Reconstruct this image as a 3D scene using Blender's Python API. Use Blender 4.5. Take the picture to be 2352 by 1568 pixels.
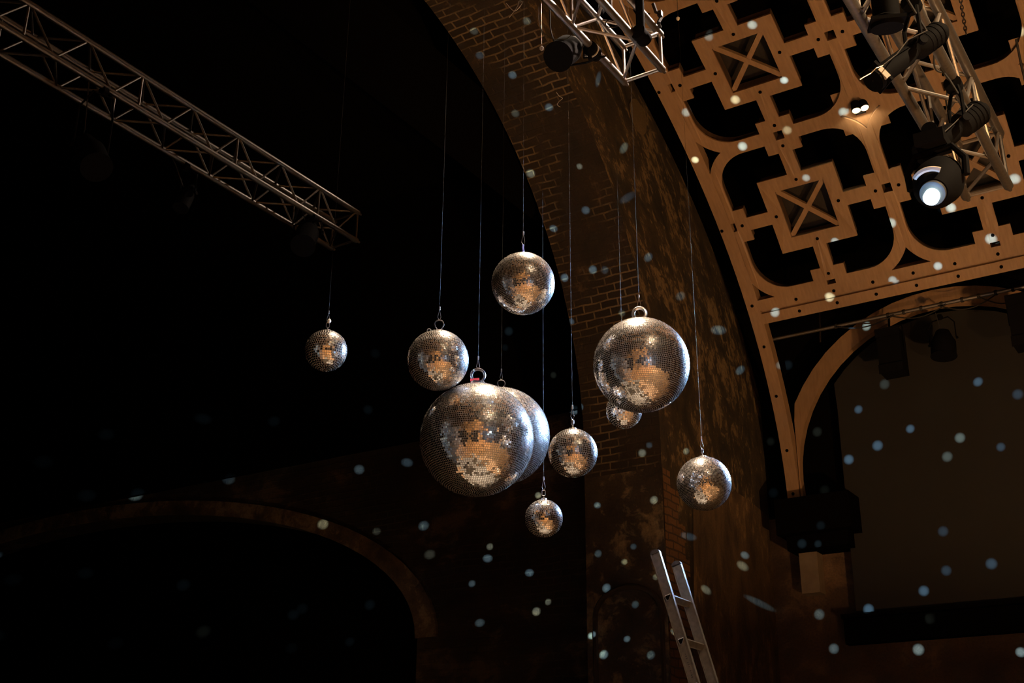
import bpy, bmesh, math, random
from math import sin, cos, pi, radians, sqrt, atan2, hypot
from mathutils import Vector, Matrix
from mathutils.geometry import tessellate_polygon
random.seed(7)
for o in list(bpy.data.objects): bpy.data.objects.remove(o, do_unlink=True)
SC = bpy.context.scene
COL = SC.collection

# ---------------------------------------------------------------- camera
# world: X across the hall (right), Y along the hall towards the stage, Z up; camera at the origin
F = 2797.94
PITCH, YAW, ROLL = 0.3877297, 0.5687698, 0.0067020
H = Vector((cos(YAW)*cos(PITCH), sin(YAW)*cos(PITCH), sin(PITCH)))
R0 = Vector((sin(YAW), -cos(YAW), 0)); U0 = R0.cross(H)
RV = R0*cos(ROLL)+U0*sin(ROLL); UV = -R0*sin(ROLL)+U0*cos(ROLL)
cam = bpy.data.cameras.new('camera'); camo = bpy.data.objects.new('camera', cam); COL.objects.link(camo)
m = Matrix((RV, UV, -H)).transposed().to_4x4(); camo.matrix_world = m
cam.sensor_width = 36; cam.lens = F*36/2352; cam.clip_start = 0.05; cam.clip_end = 200
SC.camera = camo
w = bpy.data.worlds.new('world'); SC.world = w; w.use_nodes = True
w.node_tree.nodes['Background'].inputs[0].default_value = (0, 0, 0, 1)
w.node_tree.nodes['Background'].inputs[1].default_value = 0
SC.view_settings.view_transform = 'Standard'; SC.view_settings.look = 'None'
SC.view_settings.exposure = 0; SC.view_settings.gamma = 1

def ray(x, y): return H + RV*((x-1176)/F) - UV*((y-784)/F)
def atd(x, y, d): return ray(x, y)*d                 # depth along the optical axis
def aty(x, y, Y): r = ray(x, y); return r*(Y/r.y)
def atx(x, y, X): r = ray(x, y); return r*(X/r.x)
def atz(x, y, Z): r = ray(x, y); return r*(Z/r.z)

def lamp(kind, name, loc, tgt, power, color, **kw):
    l = bpy.data.lights.new(name, kind); o = bpy.data.objects.new(name, l); COL.objects.link(o)
    o.location = loc
    if tgt is not None: o.rotation_euler = (Vector(tgt)-Vector(loc)).to_track_quat('-Z', 'Y').to_euler()
    l.energy = power; l.color = color
    for k, v in kw.items(): setattr(l, k, v)
    return o
WARM = (1, .52, .21)
# added unseen floor spots standing in for warm bounce onto the timber vault
lamp('SPOT', 'vault_fill_spot', (7.5, -1.5, -1.3), (12.2, 2.2, 7.6), 1700, WARM, spot_size=radians(75), spot_blend=.5, shadow_soft_size=.15)
lamp('SPOT', 'vault_fill_spot', (3.5, -3.0, -1.3), (7, -2.5, 8), 1300, WARM, spot_size=radians(110), spot_blend=.6, shadow_soft_size=.15)
lamp('SPOT', 'stage_uplight', (9.5, 9.0, -1.2), (13.0, 12.5, 2.2), 95, (1, .62, .3), spot_size=radians(70), spot_blend=.9, shadow_soft_size=.1)
# stage spots rigged under the vault
lamp('SPOT', 'stage_spot', (3.2, -1.2, 6.8), (6.6, 4.0, 2.4), 1000, (1, .72, .46), spot_size=radians(30), spot_blend=.5, shadow_soft_size=.06)
lamp('SPOT', 'stage_spot', (7.8, 4.2, 8.7), (6.6, 4.0, 2.2), 10000, (1, .76, .54), spot_size=radians(36), spot_blend=.4, shadow_soft_size=.10)
lamp('SPOT', 'stage_spot', (8.8, 1.2, 7.9), (5.9, 3.1, 5.1), 1500, (1, .76, .62), spot_size=radians(26), spot_blend=.4, shadow_soft_size=.08)
for dx_, dy_, dz_ in ((0, -.2, 0), (0, .5, .5), (-.1, 1.1, -.2), (.1, .1, -.9), (-.4, .7, 1.3)):   # one unseen blue source multiplied into added lamps, widening the ball rim glow
    lamp('SPOT', 'blue_rim_fill', (13.3+dx_, 1.5+dy_, 5.2+dz_), (6.5, 4.0, 2.8), 4800, (.34, .58, 1), spot_size=radians(24), spot_blend=.4, shadow_soft_size=.30)
lamp('SPOT', 'stage_spot', (9.6, 4.6, 7.6), (5.0, 6.5, 5.2), 170, (1, .78, .6), spot_size=radians(42), spot_blend=.5, shadow_soft_size=.05)
lamp('SPOT', 'left_wall_fill', (3.5, -3.5, 5.8), (-1.6, -1.5, 0.6), 5200, (1, .56, .24), spot_size=radians(95), spot_blend=.5, shadow_soft_size=.08)  # added unseen spot brightening the left wall for the ball reflections
lamp('SPOT', 'stage_spot', (3.5, -4.5, 7.2), (3.0, -1.5, -1.6), 4500, (1, .68, .38), spot_size=radians(80), spot_blend=.3, shadow_soft_size=.08)  # added unseen spot giving the balls a lit floor to reflect

# ---------------------------------------------------------------- materials
def nt(name):
    M = bpy.data.materials.new(name); M.use_nodes = True; t = M.node_tree
    return M, t, t.nodes['Principled BSDF']
def simple(name, col, rough=.5, metal=0, emit=None, estr=0, bump=0, bscale=40, var=0):
    M, t, b = nt(name); N = t.nodes; L = t.links
    b.inputs['Base Color'].default_value = (*col, 1); b.inputs['Roughness'].default_value = rough
    b.inputs['Metallic'].default_value = metal
    tc = N.new('ShaderNodeTexCoord'); n = N.new('ShaderNodeTexNoise'); n.inputs['Scale'].default_value = bscale
    n.inputs['Detail'].default_value = 5
    L.new(tc.outputs['Object'], n.inputs['Vector'])
    if var:
        mx = N.new('ShaderNodeMix'); mx.data_type = 'RGBA'
        mx.inputs['A'].default_value = (*[c*(1-var) for c in col], 1); mx.inputs['B'].default_value = (*[min(1, c*(1+var)) for c in col], 1)
        L.new(n.outputs['Fac'], mx.inputs['Factor']); L.new(mx.outputs['Result'], b.inputs['Base Color'])
    if bump:
        bp = N.new('ShaderNodeBump'); bp.inputs['Strength'].default_value = bump; bp.inputs['Distance'].default_value = .01
        L.new(n.outputs['Fac'], bp.inputs['Height']); L.new(bp.outputs['Normal'], b.inputs['Normal'])
    if emit:
        b.inputs['Emission Color'].default_value = (*emit, 1); b.inputs['Emission Strength'].default_value = estr
    return M
def ramp(N, pts):
    r = N.new('ShaderNodeValToRGB'); e = r.color_ramp.elements
    while len(e) > 1: e.remove(e[-1])
    e[0].position = pts[0][0]; e[0].color = (*pts[0][1], 1)
    for p, c in pts[1:]:
        x = e.new(p); x.color = (*c, 1)
    return r
def mixrgb(t, fac, a, b, mode='MIX'):
    mx = t.nodes.new('ShaderNodeMix'); mx.data_type = 'RGBA'; mx.blend_type = mode
    for sock, v in (('Factor', fac), ('A', a), ('B', b)):
        if isinstance(v, tuple): mx.inputs[sock].default_value = (*v, 1)
        elif isinstance(v, (int, float)): mx.inputs[sock].default_value = v
        else: t.links.new(v, mx.inputs[sock])
    return mx.outputs['Result']
def wood_mat(name, c1, c2):
    M, t, b = nt(name); N = t.nodes; L = t.links
    tc = N.new('ShaderNodeTexCoord'); mp = N.new('ShaderNodeMapping'); mp.inputs['Scale'].default_value = (6, 30, 6)
    n = N.new('ShaderNodeTexNoise'); n.inputs['Scale'].default_value = 1; n.inputs['Detail'].default_value = 6
    n2 = N.new('ShaderNodeTexNoise'); n2.inputs['Scale'].default_value = .8; n2.inputs['Detail'].default_value = 3
    L.new(tc.outputs['Object'], mp.inputs['Vector']); L.new(mp.outputs['Vector'], n.inputs['Vector']); L.new(tc.outputs['Object'], n2.inputs['Vector'])
    r = ramp(N, [(.3, c1), (.7, c2)]); L.new(n.outputs['Fac'], r.inputs['Fac'])
    r2 = ramp(N, [(.35, (.8, .8, .8)), (.65, (1, 1, 1))]); L.new(n2.outputs['Fac'], r2.inputs['Fac'])
    L.new(mixrgb(t, 1.0, r.outputs['Color'], r2.outputs['Color'], 'MULTIPLY'), b.inputs['Base Color'])
    b.inputs['Roughness'].default_value = .6
    return M
def plaster_mat(name, stretch, dark, mid, light, scale=1.0, brickcol=None, lo=.52, hi=.68):
    """scorched old plaster: dark ground, streaks and flaked pale patches; uv in metres"""
    M, t, b = nt(name); N = t.nodes; L = t.links
    tc = N.new('ShaderNodeTexCoord')
    mp = N.new('ShaderNodeMapping'); mp.inputs['Scale'].default_value = (stretch[0]*scale, stretch[1]*scale, 1)
    L.new(tc.outputs['UV'], mp.inputs['Vector'])
    def noise(src, sc, det=8, dist=0, rough=.6):
        n = N.new('ShaderNodeTexNoise'); n.inputs['Scale'].default_value = sc; n.inputs['Detail'].default_value = det
        n.inputs['Distortion'].default_value = dist*.5; n.inputs['Roughness'].default_value = rough
        L.new(src, n.inputs['Vector']); return n.outputs['Fac']
    a = noise(mp.outputs['Vector'], 1.3, 10, .8, .65); c = noise(tc.outputs['UV'], .45, 5)
    f = noise(mp.outputs['Vector'], 4.5, 9, 1.2, .62); g = noise(tc.outputs['UV'], 40, 4)
    r1 = ramp(N, [(.35, dark), (.6, mid)]); L.new(a, r1.inputs['Fac'])
    add = N.new('ShaderNodeMath'); add.operation = 'ADD'; L.new(a, add.inputs[0]); L.new(f, add.inputs[1])
    ad2 = N.new('ShaderNodeMath'); ad2.operation = 'MULTIPLY_ADD'; L.new(c, ad2.inputs[0]); ad2.inputs[1].default_value = 1.0; L.new(add.outputs[0], ad2.inputs[2])
    dv = N.new('ShaderNodeMath'); dv.operation = 'MULTIPLY'; dv.inputs[1].default_value = 1/3; L.new(ad2.outputs[0], dv.inputs[0])
    r2 = ramp(N, [(lo, (0, 0, 0)), (hi, (1, 1, 1))]); L.new(dv.outputs[0], r2.inputs['Fac'])
    col = mixrgb(t, r2.outputs['Color'], r1.outputs['Color'], light)
    rg = ramp(N, [(.3, (.6, .6, .6)), (.7, (1, 1, 1))]); L.new(g, rg.inputs['Fac'])
    col = mixrgb(t, 1.0, col, rg.outputs['Color'], 'MULTIPLY')
    if brickcol:
        br = N.new('ShaderNodeTexBrick'); br.inputs['Scale'].default_value = 1
        br.inputs['Brick Width'].default_value = .23; br.inputs['Row Height'].default_value = .092; br.inputs['Mortar Size'].default_value = .012
        br.inputs['Mortar Smooth'].default_value = .4; br.inputs['Bias'].default_value = -.2
        br.inputs['Color1'].default_value = (*brickcol[0], 1); br.inputs['Color2'].default_value = (*brickcol[1], 1); br.inputs['Mortar'].default_value = (*brickcol[2], 1)
        sw = N.new('ShaderNodeMapping'); sw.inputs['Rotation'].default_value = (0, 0, brickcol[4] if len(brickcol) > 4 else 0)
        ds = N.new('ShaderNodeTexNoise'); ds.inputs['Scale'].default_value = 3; L.new(tc.outputs['UV'], ds.inputs['Vector'])
        va = N.new('ShaderNodeVectorMath'); va.operation = 'MULTIPLY_ADD'; va.inputs[1].default_value = (.06, .06, .05)
        L.new(ds.outputs['Color'], va.inputs[0]); L.new(tc.outputs['UV'], va.inputs[2]); L.new(va.outputs[0], sw.inputs['Vector'])
        L.new(sw.outputs['Vector'], br.inputs['Vector'])
        # mortar survives only in patches; elsewhere soot covers it
        pn = noise(tc.outputs['UV'], 1.1, 6, .5); rp = ramp(N, [(brickcol[3], (0, 0, 0)), (brickcol[3]+.12, (1, 1, 1))]); L.new(pn, rp.inputs['Fac'])
        bc = mixrgb(t, 1.0, br.outputs['Color'], rg.outputs['Color'], 'MULTIPLY')
        col = mixrgb(t, rp.outputs['Color'], col, bc)
        bp = N.new('ShaderNodeBump'); bp.inputs['Strength'].default_value = .5; bp.inputs['Distance'].default_value = .02; bp.invert = True
        L.new(br.outputs['Fac'], bp.inputs['Height']); L.new(bp.outputs['Normal'], b.inputs['Normal'])
    else:
        bp = N.new('ShaderNodeBump'); bp.inputs['Strength'].default_value = .6; bp.inputs['Distance'].default_value = .03
        L.new(dv.outputs[0], bp.inputs['Height']); L.new(bp.outputs['Normal'], b.inputs['Normal'])
    L.new(col, b.inputs['Base Color']); b.inputs['Roughness'].default_value = .92
    return M
M_ply = wood_mat('birch_plywood', (.265, .162, .086), (.34, .212, .115))
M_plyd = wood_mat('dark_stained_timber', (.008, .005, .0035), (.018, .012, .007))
M_frame = wood_mat('shaded_framing_timber', (.07, .042, .024), (.12, .072, .04))  # darker copy of the plywood tone, colouring shade into the hole sides
M_black = simple('black_void_and_shade', (.003, .0026, .0022), .95)  # true blacks, plus shade coloured onto the sill ledge and upper walls
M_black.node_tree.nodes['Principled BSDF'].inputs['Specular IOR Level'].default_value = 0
M_plast = plaster_mat('scorched_plaster', (1.25, 1.75), (.012, .008, .004), (.055, .036, .017), (.19, .128, .060), 1.5, lo=.512, hi=.555)
M_brick = plaster_mat('sooty_brick_soffit', (1, 1), (.014, .009, .005), (.03, .018, .010), (.10, .062, .033), 1.6,
                      ((.014, .008, .004), (.034, .021, .011), (.15, .105, .055), .46, pi/2), lo=.55, hi=.62)
M_jamb = plaster_mat('jamb_plaster', (1, 1), (.016, .010, .006), (.06, .038, .02), (.21, .145, .075), 1.1, lo=.515, hi=.57)
M_rnd = plaster_mat('smooth_ochre_plaster', (1, 1), (.12, .08, .036), (.15, .10, .046), (.19, .125, .058), 1)
M_pier = plaster_mat('brown_pier_plaster', (.7, 1.5), (.04, .024, .012), (.125, .077, .038), (.24, .15, .07), 1.3, lo=.515, hi=.58)
M_quoin = plaster_mat('exposed_orange_brick', (1, 1), (.06, .03, .012), (.12, .06, .024), (.22, .12, .045), 1,
                      ((.13, .062, .022), (.19, .092, .032), (.05, .03, .018), .3, 0))
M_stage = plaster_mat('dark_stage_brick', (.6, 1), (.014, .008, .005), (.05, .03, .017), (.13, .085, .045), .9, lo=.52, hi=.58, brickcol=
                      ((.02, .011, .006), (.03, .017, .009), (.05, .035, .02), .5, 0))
M_arch = plaster_mat('pale_arch_plaster', (1, 1), (.05, .03, .016), (.17, .105, .055), (.30, .2, .11), 1.4, lo=.50, hi=.56)
M_ladder = simple('dusty_ladder_aluminium', (.22, .195, .165), .5, .85, bump=.1, bscale=35, var=.5)
M_wall = plaster_mat('hall_wall_plaster', (1, 1), (.05, .03, .018), (.11, .065, .035), (.26, .16, .085), .7)
M_cloth = simple('grey_blackout_cloth', (.011, .0105, .010), .9, var=.25, bscale=1.2)
M_stone = simple('pale_stone', (.2, .15, .10), .9, var=.3, bscale=8, bump=.3)
M_alu = simple('aluminium_tube', (.62, .58, .55), .32, 1, bump=.05, bscale=60, var=.1)
M_alud = simple('worn_aluminium', (.33, .31, .29), .45, 1, bump=.08, bscale=80, var=.25)
M_alux = simple('dimmed_aluminium', (.22, .2, .18), .4, 1, bump=.08, bscale=80, var=.3)  # darker copy of the aluminium that makes the left truss look dimly lit
M_blk = simple('black_fixture_paint', (.003, .003, .0035), .8, 0, bump=.05)
M_blk.node_tree.nodes['Principled BSDF'].inputs['Specular IOR Level'].default_value = .07
M_rub = simple('black_rubber', (.01, .01, .01), .7)
M_steel = simple('steel', (.6, .58, .56), .3, 1)
M_dsteel = simple('dark_steel', (.12, .11, .11), .35, 1)
M_red = simple('red_tape', (.7, .05, .07), .5)
M_blue = simple('blue_white_rope', (.25, .3, .85), .6)
M_label = simple('cream_label', (.55, .5, .42), .7)
M_ring = simple('lens_bezel', (.06, .065, .07), .4)
M_wire = simple('dull_dark_wire', (.018, .016, .014), .7)
M_grout = simple('mirror_ball_grout', (.52, .47, .43), .45)
M_cap = simple('grey_rail_cap', (.035, .028, .024), .6)
M_floor = wood_mat('oak_floor', (.22, .13, .07), (.36, .22, .12))
M_deck = simple('dark_deck', (.12, .11, .10), .5, var=.2, bscale=3)
M_lensd = simple('unlit_amber_lens', (.28, .24, .13), .25, 0, var=.4, bscale=20)
M_warm = simple('lit_lamp_face', (1, .8, .5), .5, emit=(1, .72, .42), estr=9)
M_cool = simple('lit_projector_lens', (.8, .95, 1), .5, emit=(.6, .88, 1), estr=12)
M_amber = simple('amber_glass', (.6, .25, .05), .4, emit=(1, .32, .04), estr=.035, var=.5, bscale=30)
# mirror facets: sharp mirror with a faint soft lobe
M_mir = bpy.data.materials.new('mirror_facet'); M_mir.use_nodes = True; t = M_mir.node_tree; t.nodes.clear()
g1 = t.nodes.new('ShaderNodeBsdfAnisotropic'); g2 = t.nodes.new('ShaderNodeBsdfAnisotropic'); mx = t.nodes.new('ShaderNodeMixShader'); oo = t.nodes.new('ShaderNodeOutputMaterial')
g1.inputs['Color'].default_value = (.93, .91, .87, 1); g1.inputs['Roughness'].default_value = .03
g2.inputs['Color'].default_value = (.8, .78, .75, 1); g2.inputs['Roughness'].default_value = .3
mx.inputs[0].default_value = .13
t.links.new(g1.outputs[0], mx.inputs[1]); t.links.new(g2.outputs[0], mx.inputs[2]); t.links.new(mx.outputs[0], oo.inputs[0])

# ---------------------------------------------------------------- mesh helpers
class MB:
    def __init__(s): s.v = []; s.f = []; s.uv = []
    def add(s, vs, fs, uvs=None):
        o = len(s.v); s.v += [tuple(v) for v in vs]
        for i, f in enumerate(fs):
            s.f.append(tuple(o+k for k in f))
            s.uv.append(uvs[i] if uvs else None)
        return s
    def box(s, c, d, M=None):
        x, y, z = d[0]/2, d[1]/2, d[2]/2
        vs = [Vector(((i & 1)*2-1, ((i >> 1) & 1)*2-1, ((i >> 2) & 1)*2-1)) for i in range(8)]
        vs = [Vector((v.x*x, v.y*y, v.z*z)) for v in vs]
        if M is not None: vs = [M @ v for v in vs]
        vs = [v+Vector(c) for v in vs]
        return s.add(vs, [(0, 2, 3, 1), (4, 5, 7, 6), (0, 1, 5, 4), (2, 6, 7, 3), (0, 4, 6, 2), (1, 3, 7, 5)])
    def tube(s, a, b, r, n=12, r2=None, cap=True):
        return s.lathe(a, b, [(0, r), (1, r if r2 is None else r2)], n, cap, rel=True)
    def lathe(s, a, b, prof, n=24, cap=True, rel=False):
        """prof: (t, radius); t in metres from a towards b, or a fraction when rel"""
        a = Vector(a); b = Vector(b); d = b-a; ln = d.length; d.normalize()
        q = d.to_track_quat('Z', 'Y').to_matrix(); vs = []; fs = []
        for tt, r in prof:
            p = a+d*(tt*ln if rel else tt)
            for k in range(n):
                an = 2*pi*k/n; vs.append(p+q @ Vector((r*cos(an), r*sin(an), 0)))
        for i in range(len(prof)-1):
            for k in range(n):
                k2 = (k+1) % n; fs.append((i*n+k, i*n+k2, (i+1)*n+k2, (i+1)*n+k))
        if cap:
            fs.append(tuple(range(n))[::-1]); fs.append(tuple((len(prof)-1)*n+k for k in range(n)))
        return s.add(vs, fs)
    def path(s, pts, r, n=8, closed=False):
        pts = [Vector(p) for p in pts]; m = len(pts); vs = []; fs = []
        up = None
        for i, p in enumerate(pts):
            if closed: d = pts[(i+1) % m]-pts[i-1]
            else: d = pts[min(i+1, m-1)]-pts[max(i-1, 0)]
            d.normalize()
            if up is None: up = d.orthogonal().normalized()
            up = (up-d*up.dot(d)).normalized(); w_ = d.cross(up)
            for k in range(n):
                an = 2*pi*k/n; vs.append(p+up*(r*cos(an))+w_*(r*sin(an)))
        for i in range(m if closed else m-1):
            j = (i+1) % m
            for k in range(n):
                k2 = (k+1) % n; fs.append((i*n+k, i*n+k2, j*n+k2, j*n+k))
        if not closed:
            fs.append(tuple(range(n))[::-1]); fs.append(tuple((m-1)*n+k for k in range(n)))
        return s.add(vs, fs)
    def ring(s, c, nrm, R, r, n=24, m=8, a0=0, a1=2*pi):
        q = Vector(nrm).to_track_quat('Z', 'Y').to_matrix(); full = abs(a1-a0-2*pi) < 1e-6
        k = n if full else n+1
        pts = [Vector(c)+q @ Vector((R*cos(a0+(a1-a0)*i/n), R*sin(a0+(a1-a0)*i/n), 0)) for i in range(k)]
        return s.path(pts, r, m, closed=full)
    def build(s, name, mat, parent=None, smooth=False, loc=None):
        me = bpy.data.meshes.new(name); me.from_pydata([tuple(v) for v in s.v], [], s.f); me.validate(clean_customdata=False)
        if any(u for u in s.uv):
            ul = me.uv_layers.new(name='UVMap'); li = 0
            for i, pl in enumerate(me.polygons):
                for j in range(pl.loop_total):
                    ul.data[pl.loop_start+j].uv = s.uv[i][j] if s.uv[i] else (0, 0)
        me.materials.append(mat)
        o = bpy.data.objects.new(name, me); COL.objects.link(o)
        if parent is not None:
            o.parent = parent; o.matrix_parent_inverse = wm(parent).inverted()
        if smooth:
            me.shade_smooth()
            try: me.set_sharp_from_angle(angle=radians(35))
            except Exception: pass
        return o
def wm(o):
    M = o.matrix_basis
    return (wm(o.parent) @ o.matrix_parent_inverse @ M) if o.parent else M
def tag(o, label=None, cat=None, group=None, kind=None):
    if label: o['label'] = label
    if cat: o['category'] = cat
    if group: o['group'] = group
    if kind: o['kind'] = kind
    return o
def empty(name, loc, label=None, cat=None, group=None):
    o = bpy.data.objects.new(name, None); COL.objects.link(o); o.location = loc; o.empty_display_size = .1
    return tag(o, label, cat, group)

# ---------------------------------------------------------------- timber vault
CX, CA, CZ, CB = 7.0, 8.05, 3.8, 5.6
Y0 = 5.14153
NT = 2000
_S = [0.0]; _P = [(CX+CA, CZ)]
for i in range(1, NT+1):
    tt = pi*i/NT; p_ = (CX+CA*cos(tt), CZ+CB*sin(tt)); _S.append(_S[-1]+hypot(p_[0]-_P[-1][0], p_[1]-_P[-1][1])); _P.append(p_)
def arcp(s_):
    """point and upward normal on the vault profile at arc length s_ from the right springing"""
    if s_ < 0: return (CX+CA, CZ+s_), (1, 0)
    if s_ > _S[-1]: return (CX-CA, CZ-(s_-_S[-1])), (-1, 0)
    lo, hi = 0, NT
    while hi-lo > 1:
        md = (lo+hi)//2
        if _S[md] <= s_: lo = md
        else: hi = md
    f = (s_-_S[lo])/(_S[hi]-_S[lo]); x = _P[lo][0]*(1-f)+_P[hi][0]*f; z = _P[lo][1]*(1-f)+_P[hi][1]*f
    nx, nz = (x-CX)/CA**2, (z-CZ)/CB**2; l = hypot(nx, nz)
    return (x, z), (nx/l, nz/l)
S3, PL = 3.0, 1.04
def vault(u, v, h=0):
    """u: rows downwards (row 3 is the lowest node row), v: columns away from the end wall"""
    (x, z), (nx, nz) = arcp(S3+(3-u)*PL)
    return Vector((x+nx*h, Y0-v, z+nz*h))
def uvpoly(poly): return [Vector((p[0], p[1], 0)) for p in poly]
def grid_edge(p, q, step=.26):
    n = max(1, int(math.ceil(hypot(q[0]-p[0], q[1]-p[1])/step))); return [(p[0]+(q[0]-p[0])*i/n, p[1]+(q[1]-p[1])*i/n) for i in range(n)]
def dens(poly):
    out = []
    for i in range(len(poly)): out += grid_edge(poly[i], poly[(i+1) % len(poly)])
    return out
TH1, TH2 = .028, .17
def dens_flag(poly, flags):
    out, fl = [], []
    for i in range(len(poly)):
        g = grid_edge(poly[i], poly[(i+1) % len(poly)]); out += g; fl += [flags[i]]*len(g)
    return out, fl
def plate(mb, outer, holes, h0=0., h1=TH1, top=True, flags=None):
    """a plate with holes bent on the vault: lower face, and sides along the real edges"""
    o_, fl_ = dens_flag(outer, flags or [True]*len(outer))
    polys = [o_]+[dens(h) for h in holes]
    pts = [p for pl in polys for p in pl]
    tris = tessellate_polygon([uvpoly(pl) for pl in polys])
    n = len(pts)
    lo = [vault(p[0], p[1], h0) for p in pts]; hi = [vault(p[0], p[1], h1) for p in pts]
    mb.add(lo, [tuple(tr) for tr in tris])
    if top: mb.add(hi, [tuple(tr)[::-1] for tr in tris])
    vs = lo+hi; fs = []; k = 0
    for pi_, pl in enumerate(polys):
        m_ = len(pl)
        for i in range(m_):
            if pi_ == 0 and not fl_[i]: continue
            j = (i+1) % m_; fs.append((k+i, k+j, n+k+j, n+k+i))
        k += m_
    mb.add(vs, fs)
def cell_polys():
    """one cell in (u,v): crosses at (0,0),(1,1), square frame at (0,1), star at (1,0). Returns outline, real-edge flags, hole"""
    bw = .085; ex = .215; eo = .225; sq = .485; R = .41; ch = .055; so = .31
    c0 = (1-bw-R, bw+R)
    P = [(bw, 1-sq), (bw, eo), (ex, eo), (ex, bw)]
    for i in range(0, 11):
        a = (pi/2)*i/10; P.append((c0[0]+R*sin(a), c0[1]-R*cos(a)))
    P += [(1-bw, 1-ex), (1-eo, 1-ex), (1-eo, 1-bw), (sq, 1-bw), (sq, 1-sq)]
    O = []; FL = []
    def ad(p, f): O.append(p); FL.append(f)
    ad((0, ch), True); ad((ch, ch), True); ad((ch, 0), False)
    ra = hypot(c0[1], .255); a0 = atan2(-c0[1], .255); a1 = atan2(-.255, 1-c0[0])
    for i in range(9):
        a = a0+(a1-a0)*i/8; ad((c0[0]+ra*cos(a), c0[1]+ra*sin(a)), i < 8)
    O[-9] = (O[-9][0], 0.0); O[-1] = (1.0, O[-1][1])
    ad((1, 1-ch), True); ad((1-ch, 1-ch), True); ad((1-ch, 1), False)
    ad((so, 1), True); ad((so, 1-so), True); ad((0, 1-so), False)
    return O, FL, P
OUT, OFL, HC = cell_polys()
def grow(poly, d, only=None):
    """move the edges of a polygon by d along their outward normals"""
    n = len(poly); A = sum(poly[i][0]*poly[(i+1) % n][1]-poly[(i+1) % n][0]*poly[i][1] for i in range(n))
    sg = 1 if A > 0 else -1; out = []
    for i in range(n):
        a = poly[i-1]; b = poly[i]; c = poly[(i+1) % n]
        e1 = (b[0]-a[0], b[1]-a[1]); e2 = (c[0]-b[0], c[1]-b[1]); l1 = hypot(*e1) or 1; l2 = hypot(*e2) or 1
        n1 = (e1[1]/l1*sg, -e1[0]/l1*sg); n2 = (e2[1]/l2*sg, -e2[0]/l2*sg)
        dt = max(1+n1[0]*n2[0]+n1[1]*n2[1], .3)
        out.append((b[0]+d*(n1[0]+n2[0])/dt, b[1]+d*(n1[1]+n2[1])/dt))
    return out
def orient(i, j, P):
    return [(i+(u if i % 2 == 0 else 1-u), j+(v if j % 2 == 0 else 1-v)) for u, v in P]
def rect(u0, u1, v0, v1): return [(u0, v0), (u1, v0), (u1, v1), (u0, v1)]
R_LO, R_HI, C_HI = -12, 3, 8
vmb = MB(); vm2 = MB(); dk = MB(); xm = MB(); pn = MB()
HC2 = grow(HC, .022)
for i in range(R_LO, R_HI):
    for j in range(0, C_HI):
        plate(vmb, orient(i, j, OUT), [orient(i, j, HC)], 0, TH1, top=False, flags=OFL)
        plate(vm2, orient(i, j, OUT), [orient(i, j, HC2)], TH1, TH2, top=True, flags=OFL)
# border strips: along the end wall and down to the corbel, and along the springing
def strip(mb, u0, u1, v0, v1, h0, h1, along='u', st=.26):
    n = max(1, int(round(((u1-u0) if along == 'u' else (v1-v0))/st)))
    for k in range(n):
        a_, b_ = k/n, (k+1)/n
        if along == 'u': plate(mb, rect(u0+(u1-u0)*a_, u0+(u1-u0)*b_, v0, v1), [], h0, h1, flags=[True, k == n-1, True, k == 0])
        else: plate(mb, rect(u0, u1, v0+(v1-v0)*a_, v0+(v1-v0)*b_), [], h0, h1, flags=[k == 0, True, k == n-1, True])
# rect order: (u0,v0)->(u1,v0)->(u1,v1)->(u0,v1)
strip(vmb, R_LO, 3.134, -.17, 0, 0, TH2)
strip(vmb, 3.134, 5.72, -.17, -.005, 0, TH2)
strip(vmb, 3, 3.134, 0, C_HI, 0, TH2, 'v', .5)
strip(vmb, 3.134, 3.18, -.005, C_HI, .06, TH2, 'v', .5)
strip(vmb, 3.18, 3.315, -.005, C_HI, 0, TH2, 'v', .5)
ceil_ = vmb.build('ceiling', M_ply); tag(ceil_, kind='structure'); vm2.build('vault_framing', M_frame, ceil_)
# saltire bars and dark backing of the square coffers, backing of the stars, bolts
def bar(mb, p, q, wd, h0, h1):
    d = (q[0]-p[0], q[1]-p[1]); l = hypot(*d); nx, ny = -d[1]/l*wd/2, d[0]/l*wd/2
    plate(mb, [(p[0]+nx, p[1]+ny), (q[0]+nx, q[1]+ny), (q[0]-nx, q[1]-ny), (p[0]-nx, p[1]-ny)], [], h0, h1)
def bolt(u, v):
    n = 8; r = .021; lo = [vault(u+r*cos(2*pi*k/n), v+r*sin(2*pi*k/n), -.008) for k in range(n)]; hi = [vault(u+r*cos(2*pi*k/n), v+r*sin(2*pi*k/n), .02) for k in range(n)]
    dk.add(lo+hi, [tuple(range(n))]+[(k, (k+1) % n, n+(k+1) % n, n+k) for k in range(n)])
for i in range(R_LO, R_HI+1):
    for j in range(0, C_HI+1):
        if i % 2 == 0 and j % 2 == 1:
            bar(xm, (i-.32, j-.32), (i+.32, j+.32), .06, .04, .09); bar(xm, (i-.32, j+.32), (i+.32, j-.32), .06, .045, .095)
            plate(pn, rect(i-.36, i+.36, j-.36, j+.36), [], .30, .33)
            for a, b in ((.4, 0), (-.4, 0), (0, .4), (0, -.4)): bolt(i+a, j+b)
        elif i % 2 and j % 2 == 0:
            if 0 < j and i < R_HI: plate(xm, rect(i-.27, i+.27, j-.27, j+.27), [], .06, .068)
        else:
            for sgn in (1, -1):
                if i % 2 == 0: 
                    if j+sgn*.14 > -.15: bolt(i, j+sgn*.14)
                elif i+sgn*.14 < 3.05: bolt(i+sgn*.14, j)
for j in range(0, C_HI): bolt(3.09, j+.5); bolt(3.245, j+.5); bolt(3.09, j+1); bolt(3.245, j+1)
for u in (3.05, 3.6, 4.25, 4.95, 5.5): bolt(u, -.09)
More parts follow.
